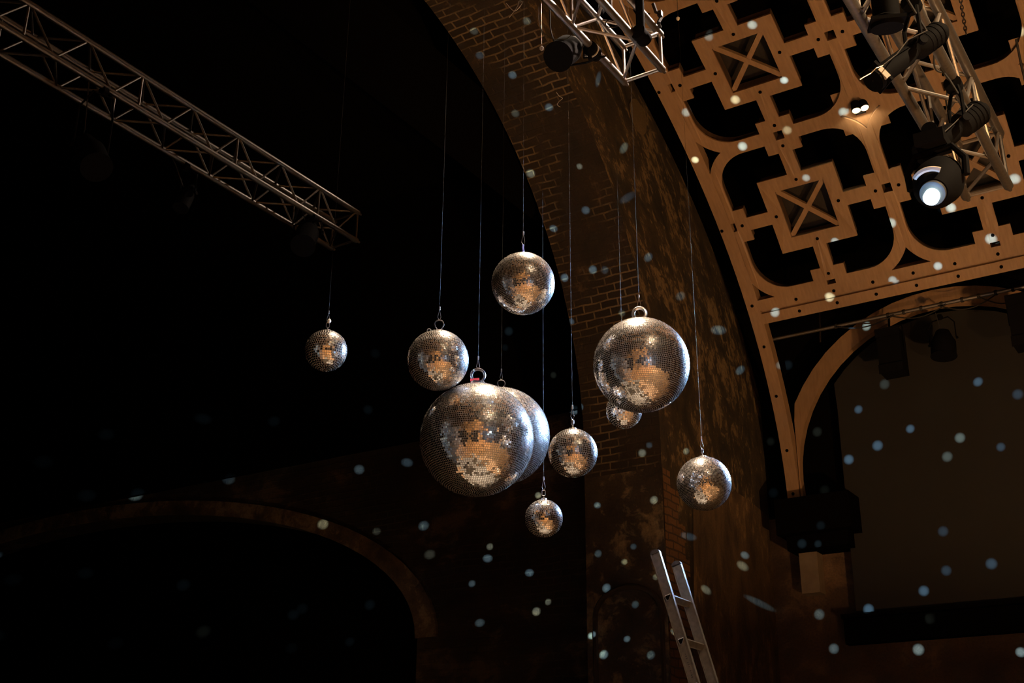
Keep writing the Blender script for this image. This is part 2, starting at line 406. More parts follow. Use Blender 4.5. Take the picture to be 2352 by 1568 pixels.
xm.build('saltire_bars', M_ply, ceil_); pn.build('coffer_backing', M_plyd, ceil_)
tag(dk.build('bolt_heads', M_black, ceil_), kind='stuff')
# wall ribs over the side windows
RC_Z = 4.43; nrib = 0
for k in range(0, 3):
    cy = 3.15-4.16*k; rb = MB(); n = 28
    for i in range(n+1):
        pass
    prof = [(-pi*.045+(pi*1.09)*i/n) for i in range(n+1)]
    vs = []
    for a in prof:
        for R in (1.97, 2.2):
            for X in (15.04, 15.16): vs.append((X, min(cy+R*cos(a), 5.135), RC_Z+R*sin(a)))
    fs = []
    for i in range(n):
        o = i*4; q = o+4
        fs += [(o, o+2, q+2, q), (o+1, q+1, q+3, o+3), (o, q, q+1, o+1), (o+2, o+3, q+3, q+2)]
    fs += [(0, 1, 3, 2), (4*n, 4*n+2, 4*n+3, 4*n+1)]
    rb.add(vs, fs); nrib += 1
    tag(rb.build('trim_%d' % nrib, M_ply), kind='structure')

# ---------------------------------------------------------------- end wall and its arch
AX, AR, AZ = 7.72, 4.43, 4.2
YW, YB, ZF = 5.74, 6.74, -1.6
def arch_pt(t):
    """t in [0,1] from right foot over the arch to the left foot; returns x,z"""
    L1 = AZ-ZF; L2 = pi*AR; T = t*(2*L1+L2)
    if T < L1: return (AX+AR, ZF+T)
    if T > L1+L2: return (AX-AR, AZ-(T-L1-L2))
    a = (T-L1)/AR; return (AX+AR*cos(a), AZ+AR*sin(a))
LT = 2*(AZ-ZF)+pi*AR
def outer_pt(t):
    """outer edge of the plaster, cut off on the ellipse just outside the vault"""
    x, z = arch_pt(t)
    if z <= AZ and x > AX: return (15.9, ZF+(z-ZF)*(3.8-ZF)/(AZ-ZF))
    if z <= AZ: return (-1.9, ZF+(z-ZF)*(3.8-ZF)/(AZ-ZF))
    a = atan2((z-AZ)/1, (x-AX)/1)
    return (7+8.9*cos(a), 3.8+6.05*sin(a))
face = MB(); N_ = 120; K_ = 8
for i in range(N_):
    t0, t1 = i/N_, (i+1)/N_
    a0, a1, b0, b1 = arch_pt(t0), arch_pt(t1), outer_pt(t0), outer_pt(t1)
    d0 = hypot(b0[0]-a0[0], b0[1]-a0[1]); d1 = hypot(b1[0]-a1[0], b1[1]-a1[1])
    face.add([(a0[0], YW, a0[1]), (b0[0], YW, b0[1]), (b1[0], YW, b1[1]), (a1[0], YW, a1[1])], [(0, 1, 2, 3)],
             [[(t0*LT, 0), (t0*LT, d0), (t1*LT, d1), (t1*LT, 0)]])
# thickness of the outer edge
for i in range(N_):
    b0, b1 = outer_pt(i/N_), outer_pt((i+1)/N_)
    face.add([(b0[0], YW, b0[1]), (b0[0], YB, b0[1]), (b1[0], YB, b1[1]), (b1[0], YW, b1[1])], [(0, 1, 2, 3)], [[(0, 0)]*4])
tag(face.build('wall_end', M_plast), kind='structure')
sf = MB()
for i in range(N_):
    t0, t1 = i/N_, (i+1)/N_
    a0, a1 = arch_pt(t0), arch_pt(t1)
    if (a0[1]+a1[1])/2 < 3.9: continue
    sf.add([(a0[0], YW, a0[1]), (a1[0], YW, a1[1]), (a1[0], YB, a1[1]), (a0[0], YB, a0[1])], [(0, 1, 2, 3)],
           [[(t0*LT, 0), (t1*LT, 0), (t1*LT, 1), (t0*LT, 1)]])
tag(sf.build('wall_arch_soffit', M_brick), kind='structure')
jb = MB(); zj = [arch_pt(i/N_)[1] for i in range(N_) if arch_pt(i/N_)[1] < 3.95 and i < N_/2]
zt = min(p_[1] for p_ in [arch_pt(i/N_) for i in range(N_)] if p_[1] > 3.78)
zt = min(arch_pt(i/N_)[1] for i in range(N_) if (arch_pt(i/N_)[1]+arch_pt((i+1)/N_)[1])/2 >= 3.9)
for X, sx in ((AX+AR, 1), (AX-AR, -1)):
    jb.add([(X, YW, ZF), (X, YB, ZF), (X, YB, zt), (X, YW, zt)], [(0, 1, 2, 3)], [[(0, ZF), (1, ZF), (1, zt), (0, zt)]])
tag(jb.build('wall_jamb', M_jamb), kind='structure')
# arched niche on the jamb and the exposed brick quoin
nb = MB(); X = AX+AR-.03; pts = [(X, 6.62, -.5), (X, 6.62, 2.3)]
for i in range(1, 12): a = pi*i/12; pts.append((X, 6.21+.41*cos(a), 2.3+.30*sin(a)))
pts += [(X, 5.80, 2.3), (X, 5.80, -.5)]
nb.path(pts, .03, 6)
nb.box((X+.01, 6.21, 1.35), (.06, .8, .05)); nb.box((X+.01, 6.21, .2), (.06, .8, .05))
tag(nb.build('trim_4', M_jamb), kind='structure')
qb = MB()
for i in range(29):
    z0_ = -1.6+i*.19; wd = .50+(.10 if i % 2 else 0)+.05*random.random()
    if z0_ > 3.0: wd = max(.12, wd-(z0_-3.0)*.45)
    qb.add([(AX+AR-.004, YW-.012, z0_), (AX+AR+wd, YW-.012, z0_), (AX+AR+wd, YW-.012, z0_+.19), (AX+AR-.004, YW-.012, z0_+.19)], [(0, 1, 2, 3)],
           [[(0, z0_), (wd, z0_), (wd, z0_+.19), (0, z0_+.19)]])
tag(qb.build('wall_quoin', M_quoin), kind='structure')

# round smooth plaster patch high on the end wall
rd = MB(); c_ = aty(1466, 268, YW-.012); rd.add([(c_.x+.235*cos(2*pi*i/28)*(1+.04*sin(3*i)), YW-.012, c_.z+.235*sin(2*pi*i/28)) for i in range(28)], [tuple(range(28))], [[(.235*cos(2*pi*i/28), .235*sin(2*pi*i/28)) for i in range(28)]])
tag(rd.build('wall_roundel', M_rnd), kind='structure')
# paler plaster on the lower pier with its slanting broken edge
lp_ = MB(); pp_ = [aty(x_, y_, YW-.008) for x_, y_ in ((1592, 1160), (1612, 1128), (1640, 1122), (1668, 1130), (1690, 1128), (1722, 1150), (1758, 1180), (1786, 1204), (1812, 1226))]
pp_ = [Vector((q.x, q.y, q.z)) for q in pp_]+[Vector((15.4, YW-.008, 2.9)), Vector((15.4, YW-.008, ZF)), Vector((12.72, YW-.008, ZF)), Vector((12.78, YW-.008, 2.0))]
lp_.add(pp_, [tuple(range(len(pp_)))], [[(q.z, q.x) for q in pp_]])
tag(lp_.build('wall_pier_plaster', M_pier), kind='structure')
# ---------------------------------------------------------------- stage beyond the arch
XS = 13.0; kS = 13/14
cyS, aS, czS, bS = 18.3*kS, 7.8*kS, 2.6*kS, 2.6*kS
def ell(n, da=0, db=0): return [(cyS+(aS+da)*cos(pi*i/n), czS+(bS+db)*sin(pi*i/n)) for i in range(n+1)]
def wallpoly(mb, X, outer, holes):
    polys = [outer]+holes; pts = [p for q in polys for p in q]; tris = tessellate_polygon([uvpoly(q) for q in polys])
    mb.add([(X, p[0], p[1]) for p in pts], [tuple(t_) for t_ in tris], [[(pts[k][0], pts[k][1]) for k in t_] for t_ in tris])
EI = ell(48)
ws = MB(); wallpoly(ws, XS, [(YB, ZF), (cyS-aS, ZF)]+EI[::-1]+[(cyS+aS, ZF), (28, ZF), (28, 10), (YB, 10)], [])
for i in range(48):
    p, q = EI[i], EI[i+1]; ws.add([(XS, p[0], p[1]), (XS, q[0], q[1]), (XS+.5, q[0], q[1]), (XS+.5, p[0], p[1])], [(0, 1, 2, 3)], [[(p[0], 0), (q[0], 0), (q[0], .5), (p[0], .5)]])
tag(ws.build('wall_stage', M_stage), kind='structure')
mk_ = MB(); mk_.box((12.9, 17, 7.7), (.06, 20.4, 5.2)); tag(mk_.build('wall_stage_dark_sheet', M_black), kind='structure')  # added black sheet that keeps the upper stage wall dark
ab = MB(); E2 = ell(48, .34, .22)
for i in range(48):
    p, q, r_, s_ = EI[i], EI[i+1], E2[i+1], E2[i]
    j = .02*random.random()
    ab.add([(XS-.05, *p), (XS-.05, *q), (XS-.05, r_[0], r_[1]), (XS-.05, s_[0], s_[1]), (XS+.02, *p), (XS+.02, *q), (XS+.02, *r_), (XS+.02, *s_)],
           [(0, 1, 2, 3), (0, 4, 5, 1), (2, 6, 7, 3)], [[p, q, r_, s_], [p, p, q, q], [r_, r_, s_, s_]])
tag(ab.build('trim_5', M_arch), kind='structure')
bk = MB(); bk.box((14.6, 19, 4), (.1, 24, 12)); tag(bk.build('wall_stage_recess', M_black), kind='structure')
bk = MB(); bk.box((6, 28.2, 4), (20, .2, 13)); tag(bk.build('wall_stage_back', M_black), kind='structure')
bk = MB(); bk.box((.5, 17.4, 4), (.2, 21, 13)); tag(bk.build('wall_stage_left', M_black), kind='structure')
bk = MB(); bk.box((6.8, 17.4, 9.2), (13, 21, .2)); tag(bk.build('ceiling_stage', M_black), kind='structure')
# shutters inside the stage arch, roof void, hall walls, floor
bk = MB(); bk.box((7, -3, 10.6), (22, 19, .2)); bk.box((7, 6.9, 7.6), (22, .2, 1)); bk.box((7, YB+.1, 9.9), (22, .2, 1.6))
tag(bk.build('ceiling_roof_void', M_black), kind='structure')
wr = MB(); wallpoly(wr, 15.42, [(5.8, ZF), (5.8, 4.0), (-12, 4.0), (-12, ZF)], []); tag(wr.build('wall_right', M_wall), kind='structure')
bk = MB(); bk.box((15.55, -3, 7.3), (.2, 19, 6.6)); tag(bk.build('wall_right_upper', M_black), kind='structure')  # upper wall coloured black to stand for the shade above the ribs
bk = MB(); bk.box((15.36, 0.9, 2.42), (.2, 7.8, .30)); bk.box((15.3, 0.9, 2.60), (.26, 7.8, .05)); tag(bk.build('trim_6', M_black), kind='structure')  # sill ledge coloured black as the shadow strip below the window
wl = MB(); wallpoly(wl, -1.6, [(9, ZF), (9, 9), (-12, 9), (-12, ZF)], []); tag(wl.build('wall_left', M_arch), kind='structure')
for k_ in range(3):  # added unseen dark windows that put dark patches in the ball reflections
    wn = MB(); cy_ = 3.2-3.6*k_; pts_ = [(cy_-1.1, -.9), (cy_-1.1, 1.6)]+[(cy_-1.1*cos(pi*i/10), 1.6+1.1*sin(pi*i/10)) for i in range(1, 10)]+[(cy_+1.1, 1.6), (cy_+1.1, -.9)]
    wallpoly(wn, -1.57, pts_, []); tag(wn.build('window_%d' % (k_+1), M_black), kind='structure')
wb = MB(); wb.add([(-1.6, -12, ZF), (15.6, -12, ZF), (15.6, -12, 10), (-1.6, -12, 10)], [(0, 1, 2, 3)], [[(0, 0), (17, 0), (17, 11), (0, 11)]]); tag(wb.build('wall_rear', M_wall), kind='structure')
fl = MB(); fl.box((7, -3, ZF-.05), (19, 19, .1)); tag(fl.build('floor', M_floor), kind='structure')
fl = MB(); fl.box((6.5, 17, ZF-.05), (14, 22, .1)); tag(fl.build('floor_stage', M_black), kind='structure')
sd_ = MB(); sd_.box((6.6, 4.2, -1.3), (6.0, 2.6, .58)); sd_ = tag(sd_.build('reflected_deck', M_deck), 'low dark deck added out of view for the mirror balls to reflect', 'stage')  # unseen deck added so the balls reflect a dark area
# blackout cloth over the arched side window
cl = MB(); oc = [(4.62, 2.62), (4.60, 5.3)]+[(3.15+1.9*cos(a), RC_Z+1.95*sin(a)) for a in [pi*(.22+.56*i/14) for i in range(15)]]+[(1.4, 5.3), (1.1, 2.62)]
nn = len(oc); wallpoly(cl, 15.24, oc, [])
cl.add([(15.24, *p) for p in oc]+[(15.27, *p) for p in oc], [(i, (i+1) % nn, nn+(i+1) % nn, nn+i) for i in range(nn)])
tag(cl.build('blackout_cloth', M_cloth), 'flat dark grey blackout cloth filling the arched side window on the right', 'cloth')
cb = MB(); cb.box((15.12, 4.93, 3.86), (.62, .98, .46)); cb.box((15.2, 4.95, 3.55), (.45, .8, .2)); tag(cb.build('trim_7', M_black), kind='structure')
st = MB(); st.box((15.3, 5.16, 3.22), (.22, .24, .58)); tag(st.build('trim_8', M_stone), kind='structure')

# ---------------------------------------------------------------- lattice trusses
def truss(x0, x1, yn, yf, zb, zt, rt, rb, bay, label, mat, phase=0):
    """four chords along X from x0 to x1 (end at x1), diagonals on the four faces, closing frame at x1"""
    T = empty('lighting_truss', (x1, yn, zb), label, 'truss', None)
    ch = {}
    for nm, y, z in (('bn', yn, zb), ('bf', yf, zb), ('tn', yn, zt), ('tf', yf, zt)):
        MB().tube((x0, y, z), (x1, y, z), rt, 16).build('chord', mat, T, True)
    xs = []; x = x1-.03
    while x > x0+.05: xs.append(x); x -= bay
    faces = [((yn, zb), (yn, zt)), ((yf, zb), (yf, zt)), ((yn, zb), (yf, zb)), ((yn, zt), (yf, zt))]
    for fi, (a, b) in enumerate(faces):
        n = 0
        for i in range(len(xs)-1):
            p, q = (a, b) if (i+(fi % 2 if fi < 2 else fi)) % 2 else (b, a)
            MB().tube((xs[i], *p), (xs[i+1]+.01, *q), rb, 8).build('diagonal_brace', mat, T, True)
            if fi < 2 and i % 4 == 2: MB().tube((xs[i], *a), (xs[i], *b), rb, 8).build('upright', mat, T, True)
    fr = MB()
    for (a, b) in faces: fr.tube((x1-.01, *a), (x1-.01, *b), rb*1.15, 8)
    for y in (yn, yf):
        for z in (zb, zt): fr.lathe((x1-.02, y, z), (x1+1, y, z), [(0, rt*.8), (.03, rt*.8), (.035, rt*.45), (.06, rt*.45)], 12)
    fr.build('end_frame', mat, T)
    return T
tL = truss(2.6, 7.5, 6.46, 6.75, 4.97, 5.25, .024, .0095, .25, 'long dark aluminium lattice truss crossing the black upper left, hung with lamps', M_alux)
tC = truss(3.6, 6.52, 2.95, 3.24, 4.93, 5.22, .026, .0115, .36, 'bright silver lattice truss ending at top centre in front of the brick arch', M_alu)
tR = truss(2.6, 5.57, .753, .948, 2.9, 3.19, .023, .009, .27, 'grey lattice truss slanting down the upper right in front of the timber vault', M_alud)

# ---------------------------------------------------------------- mirror balls
def tiles(R, rows, seed, jit):
    rnd = random.Random(seed); mb = MB(); sz = pi*R/rows; g = .84; t = R*1.004
    for i in range(rows):
        la = -pi/2+(i+.5)*pi/rows; rr = R*cos(la); n = max(3, int(round(2*pi*rr/sz))); ph = rnd.random()*2*pi/n
        for k in range(n):
            lo = ph+2*pi*k/n
            nr = Vector((cos(la)*cos(lo), cos(la)*sin(lo), sin(la))); ea = Vector((-sin(lo), cos(lo), 0)); no = nr.cross(ea)
            c = nr*t; n2 = (nr+ea*rnd.gauss(0, jit)+no*rnd.gauss(0, jit)).normalized()
            e1 = (ea-n2*ea.dot(n2)).normalized(); e2 = n2.cross(e1)
            h1 = (2*pi*rr/n)*.5*g; h2 = sz*.5*g; h1 = min(h1, sz*.62)
            top = [c+e1*(a*h1)+e2*(b*h2) for a, b in ((-1, -1), (1, -1), (1, 1), (-1, 1))]
            mb.add(top, [(0, 1, 2, 3)])
    return mb
BALLS = []
def mirror_ball(px, py, rpx, R, rows, label, hang, jit=.012, squash=1.0):
    c = atd(px, py, F*R/rpx*.995)
    B = empty('mirror_ball', c, label, 'mirror ball', 'mirror balls hung on thin wires')
    core = MB(); n = 48
    core.lathe((0, 0, -R), (0, 0, R), [(R-R*cos(pi*i/32), max(1e-4, R*.994*sin(pi*i/32))) for i in range(33)], n, False)
    s = core.build('ball_core', M_grout, None, True); s.location = c; s.parent = B; s.location = (0, 0, 0)
    tl = tiles(R, rows, int(px), jit).build('mirror_tiles', M_mir, None); tl.parent = B
    z = R
    capm = MB(); capm.lathe((0, 0, R*.985), (0, 0, 2), [(0, R*.13+.006), (.012, R*.12+.005), (.016, .008)], 16); cc = capm.build('top_cap', M_steel, None); cc.parent = B
    rr = .012+R*.06
    vd = Vector((ray(px, py).x, ray(px, py).y, 0)).normalized()
    if hang == 'ring':       # big open eye ring
        e = MB().ring((0, 0, R+.05), vd, .04, .011, 24, 8); k = e.build('eye_ring', M_steel, None, True); k.parent = B; ztop = R+.09
    elif hang == 'shackle':  # dark shackle with red tape above two feet
        e = MB().ring((0, 0, R+.075), vd, .045, .010, 24, 8); k = e.build('shackle', M_dsteel, None, True); k.parent = B
        sd = vd.cross(Vector((0, 0, 1)))
        f_ = MB()
        for sg in (-1, 0, 1): f_.path([(sd*(.03*sg)+Vector((0, 0, R+.04))), (sd*(.055*sg)+Vector((0, 0, R+.004)))], .007, 6)
        k = f_.build('lifting_eyes', M_steel, None, True); k.parent = B
        k = MB().tube(sd*-.05+Vector((0, 0, R+.042)), sd*.01+Vector((0, 0, R+.048)), .011, 8).build('red_tape', M_red, None); k.parent = B; ztop = R+.12
    elif hang == 'loops':
        sd = vd.cross(Vector((0, 0, 1)))
        k = MB().ring((0, 0, R+.055), vd, .03, .005, 20, 6, -.6, pi+.6).build('shackle', M_dsteel, None, True); k.parent = B
        f_ = MB(); f_.ring(sd*-.065+Vector((0, 0, R+.008)), vd, .013, .003, 16, 6)
        for sg in (-1, 1): f_.path([sd*(.024*sg)+Vector((0, 0, R+.035)), sd*(.012*sg)+Vector((0, 0, R+.018)), sd*(.028*sg)+Vector((0, 0, R-.002))], .004, 6)
        k = f_.build('lifting_eyes', M_steel, None, True); k.parent = B; ztop = R+.086
    elif hang == 'link':
        k = MB().path([Vector((0, 0, R+.028+.02))+vd.cross(Vector((0, 0, 1)))*(.011*sx)+Vector((0, 0, .018*sz)) for sx, sz in ((-1, -.8), (-.6, -1), (.6, -1), (1, -.8), (1, .8), (.6, 1), (-.6, 1), (-1, .8))], .0025, 6, True).build('quick_link', M_steel, None, True); k.parent = B
        k = MB().tube((0, 0, R-.002), (0, 0, R+.03), .005, 8, .0035).build('eye_bolt', M_steel, None); k.parent = B; ztop = R+.066
    elif hang == 'rope':
        k = MB().path([(0, 0, R+.005), (.003, 0, R+.03), (-.003, 0, R+.055), (0, 0, R+.075)], .006, 8).build('rope_tie', M_blue, None, True); k.parent = B
        k = MB().ring((0, 0, R+.014), (0, 0, 1), .012, .006, 16, 6).build('rope_knot', M_blue, None, True); k.parent = B; ztop = R+.075
    else:                    # swivel
        k = MB().tube((0, 0, R-.002), (0, 0, R+.03), .0045, 8).build('eye_bolt', M_steel, None); k.parent = B
        k = MB().lathe((0, 0, R+.03), (0, 0, 2), [(0, .004), (.006, .010), (.03, .010), (.036, .004)], 12).build('swivel', M_dsteel, None, True); k.parent = B; ztop = R+.066
    # tip at the bottom pole
    k = MB().lathe((0, 0, -R*1.006), (0, 0, 2), [(0, .003), (.004, .012+R*.03)], 12).build('bottom_cap', M_steel, None); k.parent = B
    BALLS.append((c, R))
    return c, ztop
def cable(c, ztop, label, mat=None, r=.0008, bead=None):
    (x, z), _n = (c.x, 0), 0
    top = CZ+CB*sqrt(max(0, 1-((c.x-CX)/CA)**2))-.02
    z0 = c.z+ztop; Cb = empty('suspension_wire', (c.x, c.y, z0), label, 'wire', 'wires holding the mirror balls')
    vd = Vector((c.x, c.y, 0)).normalized(); sd = vd.cross(Vector((0, 0, 1)))
    MB().tube((c.x, c.y, z0+.075), (c.x, c.y, top), r, 6).build('strand', mat or M_wire, Cb)
    lp = MB()
    for sg in (-1, 1): lp.path([Vector((c.x, c.y, z0-.004)), Vector((c.x, c.y, z0+.02))+sd*(.011*sg), Vector((c.x, c.y, z0+.075))], .0015, 6)
    lp.build('wire_loop', M_steel, Cb)
    MB().tube((c.x, c.y, z0+.07), (c.x, c.y, z0+.095), .0055, 8).build('ferrule', M_steel, Cb)
    if bead: MB().lathe((c.x+.008, c.y, z0+.0), (c.x+.016, c.y, z0+.06), [(0, .003), (.008, .013), (.02, .015), (.032, .009), (.036, .003)], 12).build('bead', M_label, Cb, True)
SPEC = [
 (749, 805, 48, .15, 28, 'small mirror ball farthest left, hanging alone below the dark truss', 'link', .022, 'wire with a pale bead above the farthest left mirror ball'),
 (1006, 827, 70, .2, 48, 'medium mirror ball just above the largest ball to its left, ring beside shackle', 'loops', .014, 'wire rising from the ball at the upper left of the largest ball'),
 (1095, 1009, 130, .375, 82, 'largest mirror ball, at the centre of the cluster, with red tape on its shackle', 'shackle', .009, 'blue-lit wire rising from the largest central mirror ball'),
 (1150, 1001, 112, .39, 88, 'large mirror ball half hidden behind the right side of the largest ball', 'loops', .008, 'wire of the large ball hidden behind the largest one'),
 (1201.5, 651, 72, .2, 62, 'topmost mirror ball of the cluster, tied on with blue and white rope', 'rope', .012, 'wire of the topmost mirror ball'),
 (1316, 1040, 56, .15, 38, 'small mirror ball touching the right edge of the two large overlapping balls', 'swivel', .016, 'wire of the small ball right of the two large overlapping balls'),
 (1473, 838, 109.5, .3, 76, 'large mirror ball on the right with a thick open eye ring, before the plaster', 'ring', .009, 'violet-lit wire above the large right ball with the eye ring'),
 (1433.5, 943, 41, .125, 26, 'small mirror ball peeking out under the large right ball', 'link', .022, 'wire of the small ball hidden behind the large right ball'),
 (1617, 1110, 62, .2, 60, 'medium mirror ball farthest right, in front of the scorched plaster pier', 'swivel', .012, 'wire of the farthest right mirror ball'),
 (1249, 1190, 43, .125, 30, 'lowest and smallest mirror ball, hanging under the cluster', 'link', .020, 'wire of the lowest mirror ball'),
]
for s_ in SPEC:
    c, zt_ = mirror_ball(s_[0], s_[1], s_[2], s_[3], s_[4], s_[5], s_[6], s_[7]*2+.012)
    cable(c, zt_, s_[8], bead=(s_[0] == 749))

# ---------------------------------------------------------------- light flecks thrown by the balls: one narrow reflected beam each
DOTS = '''1089,69 1102,127 1210,47 1261,245 1184,258 1177,171 1218,397 1331,382 1374,182 1433,340 1441,454 1271,524 1345,482 1362,619 1298,637 1313,738 1489,591 1563,680 1427,716 1389,620
1629,83 1729,56 1802,183 1690,228 1577,257 1598,365 1707,335 1808,299 1937,257 1853,407 1918,554 2049,511 2155,610 2053,642 1905,682 1947,762 1781,717 1793,838 2280,548 2186,476 2332,410 2347,70 1622,497 1675,630 1650,758 1700,850
2004,886 2068,985 2208,881 2320,904 1945,942 1943,1052 2000,1020 2195,1003 2163,1048 2285,1028 1853,992 1875,1119 1768,1015 1771,1127 1907,1212 1848,1255 1897,1255 2254,1166 2160,1208 2167,1220 2280,1296 2175,1311 1997,1400 2136,1420 2206,1447 2099,1485 2327,1490 2123,1357 1875,1406 1711,1275 1706,1300 1748,1387 1908,1485
1491,1022 1475,1040 1502,1148 1576,1036 1583,1232 1372,1160 1455,1255 1434,1290 1374,1271 1393,1350 1440,1467 1459,1388 1506,1325 1546,1452 1622,1355 1495,1504 1387,1503 1325,1505 1259,1382 1232,1404 1216,1315 1125,1255 1120,1282 1084,1340 973,1207 987,1273 1102,1430 1236,1137 1319,942 1273,859 1170,760 1160,795
741,1205 865,1220 863,1340 850,1410 720,1350 711,1376 708,1445 524,1388 467,1303 152,1295 40,1280 305,1280 335,1416 163,1422 20,1412 288,1542 458,1522 237,1000 452,960 625,970 843,940 190,1140 90,1062 311,1136 935,1062 825,1078 525,1100 860,810'''
def surf(px, py):
    """the point of the room behind a place in view"""
    d = ray(px, py); best = None
    c = d*(YW/d.y)
    ins = (hypot(c.x-AX, c.z-AZ) < AR) if c.z > AZ else abs(c.x-AX) < AR
    if c.y > 0 and not ins and c.x < 15.2 and ((c.x-7)/8.9)**2+((max(c.z, 3.8)-3.8)/6.05)**2 < 1: best = c
    if ins:
        j = d*((AX+AR)/d.x)
        if d.y > 0 and YW < j.y < YB and j.z < AZ: return j
        # soffit
        for k in range(1, 40):
            q = d*((YW+k*.025)/d.y)
            if q.z > AZ and hypot(q.x-AX, q.z-AZ) > AR: return q
        return d*(13.0/d.x)
    # vault
    for k in range(60, 400):
        q = d*(k*.05)
        if q.z > CZ and ((q.x-CX)/CA)**2+((q.z-CZ)/CB)**2 > 1 and q.y < Y0+.17: return q if best is None or q.length < best.length else best
        if q.x > 15.24 and q.y < 5.7: return q if best is None or q.length < best.length else best
    return best
k = 0
rnd = random.Random(3)
for tok in DOTS.split():
    px, py = map(float, tok.split(','))
    T_ = surf(px, py)
    if T_ is None: continue
    cand = []
    for (c, R) in BALLS:
        d = (T_-c).normalized(); o = c+d*(R+.04); L_ = (T_-o).length; ok = True
        for (c2, R2) in BALLS:
            tt = (c2-o).dot(d)
            if 0 < tt < L_ and ((o+d*tt)-c2).length < R2+.01: ok = False
        if ok and R > .19: cand.append((o, L_))
    if not cand: continue
    o, L_ = cand[rnd.randrange(len(cand))]
    rad = .0205*(1+.25*rnd.random())*(T_.length/13)
    left = px < 1000
    l = lamp('SPOT', 'ball_reflection', o, T_, (1.0 if left else 1.7)*L_*L_*95*(.35+1.1*rnd.random()), (.34, .68, 1) if rnd.random() < .75 else (.62, .85, .8),
             spot_size=2*math.atan(rad/L_)*1.5, spot_blend=1.0, shadow_soft_size=.002)
    k += 1

# ---------------------------------------------------------------- lamps on the trusses
def lantern(name, label, back, front, R, kind='profile', cat='stage lamp', yoke_up=.22, lens=None, hang=None, group=None, lensr=.8):
    back = Vector(back); front = Vector(front); d = (front-back); Ln = d.length; d.normalize(); mid = back.lerp(front, .42)
    E_ = empty(name, mid, label, cat, group)
    if kind == 'profile':
        MB().lathe(back, front, [(0, R*.5), (.02, R*.85), (Ln*.08, R), (Ln*.38, R*1.02), (Ln*.42, R*.8), (Ln*.46, R*.72)], 24).build('lamp_housing', M_blk, E_, True)
        MB().lathe(back, front, [(Ln*.44, R*.72), (Ln*.5, R*.7), (Ln*.52, R*.82), (Ln*.86, R*.84), (Ln*.88, R*.98), (Ln, R*1.0)], 24).build('lens_barrel', M_blk, E_, True)
        q = d.to_track_quat('Z', 'Y').to_matrix()
        MB().box(back+d*Ln*.93, (R*2.1, R*2.1, .012), q).build('colour_frame', M_blk, E_)
        MB().box(back+d*Ln*.44+Vector((0, 0, R*.8)), (R*.25, R*.25, R*.5), q).build('shutter_handle', M_dsteel, E_)
        fins = MB()
        for i in range(4): fins.lathe(back, front, [(Ln*(.1+.06*i), R*1.05), (Ln*(.115+.06*i), R*1.05)], 24)
        fins.build('cooling_fins', M_blk, E_)
    else:
        MB().lathe(back, front, [(0, R*.35), (.01, R*.55), (Ln*.3, R*.8), (Ln*.45, R), (Ln*.98, R), (Ln, R*1.06)], 24).build('lamp_housing', M_blk, E_, True)
    lc = front-d*.006
    lr = R*lensr
    MB().lathe(lc-d*.01, lc+d, [(0, lr), (.008, lr), (.014, lr*.6), (.016, .001)], 24).build('lens', lens or M_lensd, E_, True)
    sd = d.cross(Vector((0, 0, 1))); sd = sd.normalized() if sd.length > .05 else Vector((1, 0, 0))
    top = mid+Vector((0, 0, yoke_up))
    if hang: top = Vector((mid.x, hang[0], hang[1]-.065))
    yk = MB(); w_ = R*1.2; yoke_up = top.z-mid.z
    yk.path([mid+sd*w_, mid+sd*w_+Vector((0, 0, yoke_up*.7)), top+sd*(w_*.6), top-sd*(w_*.6), mid-sd*w_+Vector((0, 0, yoke_up*.7)), mid-sd*w_], .008, 6)
    yk.build('yoke', M_blk, E_)
    for sg in (1, -1): MB().tube(mid+sd*(sg*(w_+.018)), mid+sd*(sg*w_), .016, 10).build('pivot_knob', M_blk, E_, True)
    cl_ = MB(); cl_.tube(top+Vector((-.02, 0, .03)), top+Vector((.02, 0, .03)), .036, 14); cl_.tube(top-Vector((0, 0, .01)), top+Vector((0, 0, .03)), .01, 8); cl_.build('hook_clamp', M_blk, E_, True)
    ca = MB(); p0 = back; p3 = top+Vector((-.12, .02, .05))
    ca.path([p0, p0+Vector((-.02, .02, -.05)), p0.lerp(p3, .4)+Vector((0, 0, -.10)), p0.lerp(p3, .8)+Vector((0, 0, -.02)), p3], .005, 6); ca.build('power_cable', M_rub, E_)
    return E_
# right truss
lantern('profile_lantern', 'black profile lantern at the top edge, pointing straight down beside the right truss', atd(2022, -115, 4.15), atd(2038, 66, 4.1), .054, hang=(.753, 2.9))
e = lantern('profile_lantern', 'long black profile lantern with a cream label, slung across the right truss above its twin', atd(2168, 66, 4.5), atd(2005, 186, 4.35), .044, hang=(.753, 2.9))
q = (atd(2005, 186, 4.35)-atd(2168, 66, 4.5)).normalized().to_track_quat('Z', 'Y').to_matrix()
MB().box(atd(2020, 175, 4.37)-H*.05, (.012, .045, .022), q).build('cream_label', M_label, e)
sw_ = MB(); sw_.path([atd(2130, 70, 4.4), atd(2085, 92, 4.35), atd(2060, 125, 4.3), atd(2028, 150, 4.25), atd(2012, 156, 4.25), atd(2000, 168, 4.25), atd(1985, 176, 4.25), atd(1975, 182, 4.25)], .0022, 6); sw_.build('safety_wire', M_steel, e)
e = lantern('profile_lantern', 'long black profile lantern lower on the right truss, just above the glowing moving head', atd(2262, 248, 4.95), atd(2118, 356, 4.85), .052, hang=(.753, 2.9))
sw_ = MB(); sw_.path([atd(2235, 240, 4.9), atd(2190, 285, 4.85), atd(2150, 320, 4.8), atd(2130, 343, 4.75), atd(2112, 357, 4.75)], .0022, 6); sw_.build('safety_wire', M_steel, e)
